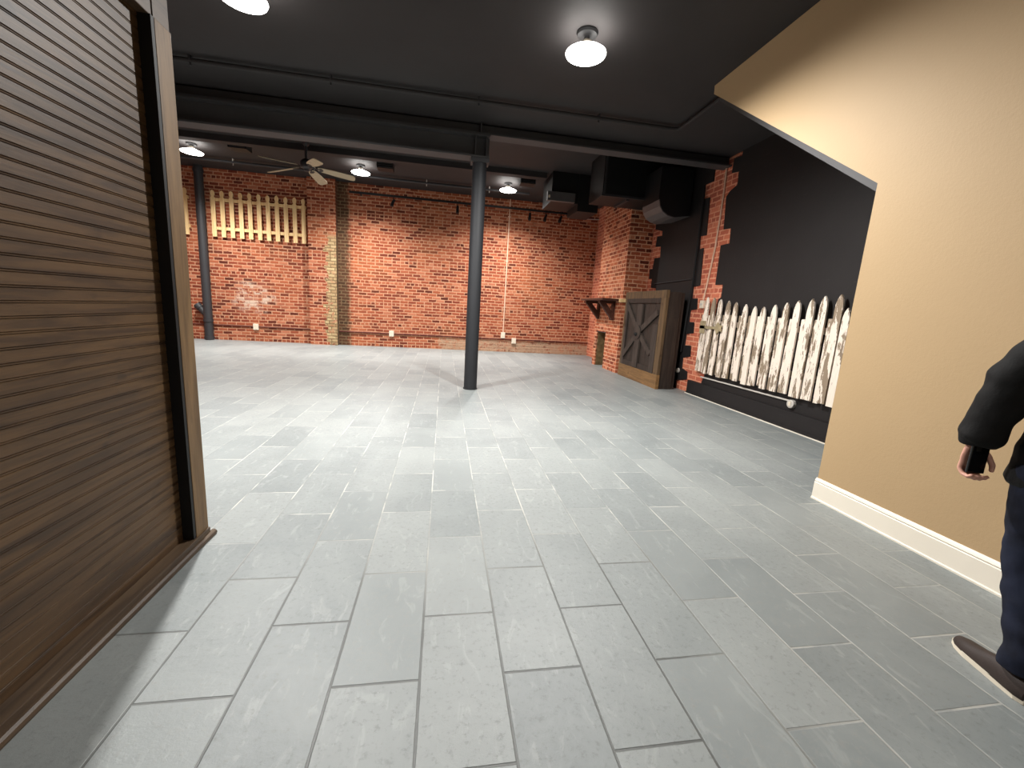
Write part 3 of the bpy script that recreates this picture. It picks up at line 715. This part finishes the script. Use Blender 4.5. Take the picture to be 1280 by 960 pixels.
for (hp_, kn, an) in ((HIPL, KNL, ANL), (HIPR, KNR, ANR)):
    m1 = [(hp_[i]+kn[i])/2 for i in range(3)]; m2 = [kn[0]*.5+an[0]*.5, kn[1]*.5+an[1]*.5-.01, .3]
    jn.tube([PT(*hp_), PT(*m1), PT(*kn), PT(*m2), PT(an[0], an[1]-.002, .18), PT(an[0], an[1]+.005, .125), PT(an[0], an[1]+.005, .095)], [.106*S, .092*S, .073*S, .07*S, .064*S, .07*S, .068*S], 20)
jeans = remesh(jn, 'jeans', 'denim', pr, .009, 4, .007, 9.)
def shoe(an, rz):
    x, y, _ = an
    T = Matrix.Translation(PT(x, y, 0)) @ Matrix.Rotation(rz, 4, 'Z')
    foot = [(-.075, .028), (-.09, .0), (-.085, -.02), (-.06, -.034), (0, -.04), (.08, -.045), (.14, -.048), (.19, -.04), (.225, -.022), (.235, .0), (.228, .02), (.2, .036), (.15, .046), (.08, .042), (0, .038), (-.05, .036)]
    so = MB().prism([Vector((b_*S, a*S, .001)) for a, b_ in foot], (0, 0, .024), T)
    up = MB(); n = 18
    def sec(yy, hw, top): return [Vector((math.cos(k*2*PI/n)*hw*S, yy*S, (.02 + max(0, math.sin(k*2*PI/n))*(top-.02) - max(0, -math.sin(k*2*PI/n))*.008)*S)) for k in range(n)]
    rings = []
    for yy, hw, top in ((-.088, .012, .06), (-.082, .027, .085), (-.06, .037, .098), (-.02, .04, .1), (.03, .042, .098), (.07, .044, .086), (.11, .046, .072), (.15, .047, .062), (.19, .041, .054), (.218, .026, .045), (.23, .01, .034)):
        rings.append([up.bm.verts.new(T @ v) for v in sec(yy, hw, top)])
    up.skin(rings)
    u = up.build('shoe', 'shoe', pr, SM); so.build('sole', 'sole', u)
shoe((-.154, -.098, 0), -.12); shoe(ANR, -.12)
hr = MB(); hr.ell(PT(0, -.014, 1.69), (.084*S, .096*S, .098*S), 20); hr.ell(PT(0, -.05, 1.63), (.066*S, .058*S, .075*S), 16)
hair = remesh(hr, 'hair', 'hair', pr, .008, 3, .004, 30.)
for s in (-1, 1):
    e = MB().ell(PT(s*.03, .087, 1.668), (.0125*S, .009*S, .007*S), 12).build('eye', 'eye', pr, SM)
    MB().ell(PT(s*.03, .0945, 1.668), (.005*S, .003*S, .005*S), 10).build('iris', 'iris', e, SM)
MB().tube([PT(-.024, .089, 1.59), PT(-.01, .1, 1.592), PT(.01, .1, 1.592), PT(.024, .089, 1.59)], [.003*S, .006*S, .006*S, .003*S], 8).build('mouth', 'lip', pr, SM)
ph = thing('smartphone', 'black smartphone held in the hand of the person', 'smartphone', (2.665, 1.255, 0), -.2)
px_, py_, pz_ = LW
MB().box(PT(px_-.034, py_-.026, pz_-.125), PT(px_+.036, py_-.017, pz_+.015), .004).build('phone_body', 'phone', ph)
MB().box(PT(px_-.02, py_-.029, pz_-.03), PT(px_+.0, py_-.026, pz_+.008), .002).build('camera_bump', 'duct', ph)

# ------------------------------------------------------------------ world and view
w = bpy.data.worlds.new('world'); bpy.context.scene.world = w; w.use_nodes = True
w.node_tree.nodes['Background'].inputs[0].default_value = (.5, .5, .5, 1); w.node_tree.nodes['Background'].inputs[1].default_value = 0.
# unseen fill lamp added behind the camera, built like the ceiling lamps
lamp('unseen domed fill lamp added behind the viewpoint', 1.2, -2.4, ZN, 4.22, .235, W*.12, 165, 1.)
vs = bpy.context.scene.view_settings
vs.view_transform = 'Standard'; vs.look = 'None'; vs.exposure = .1; vs.gamma = 1.; vs.use_curve_mapping = False
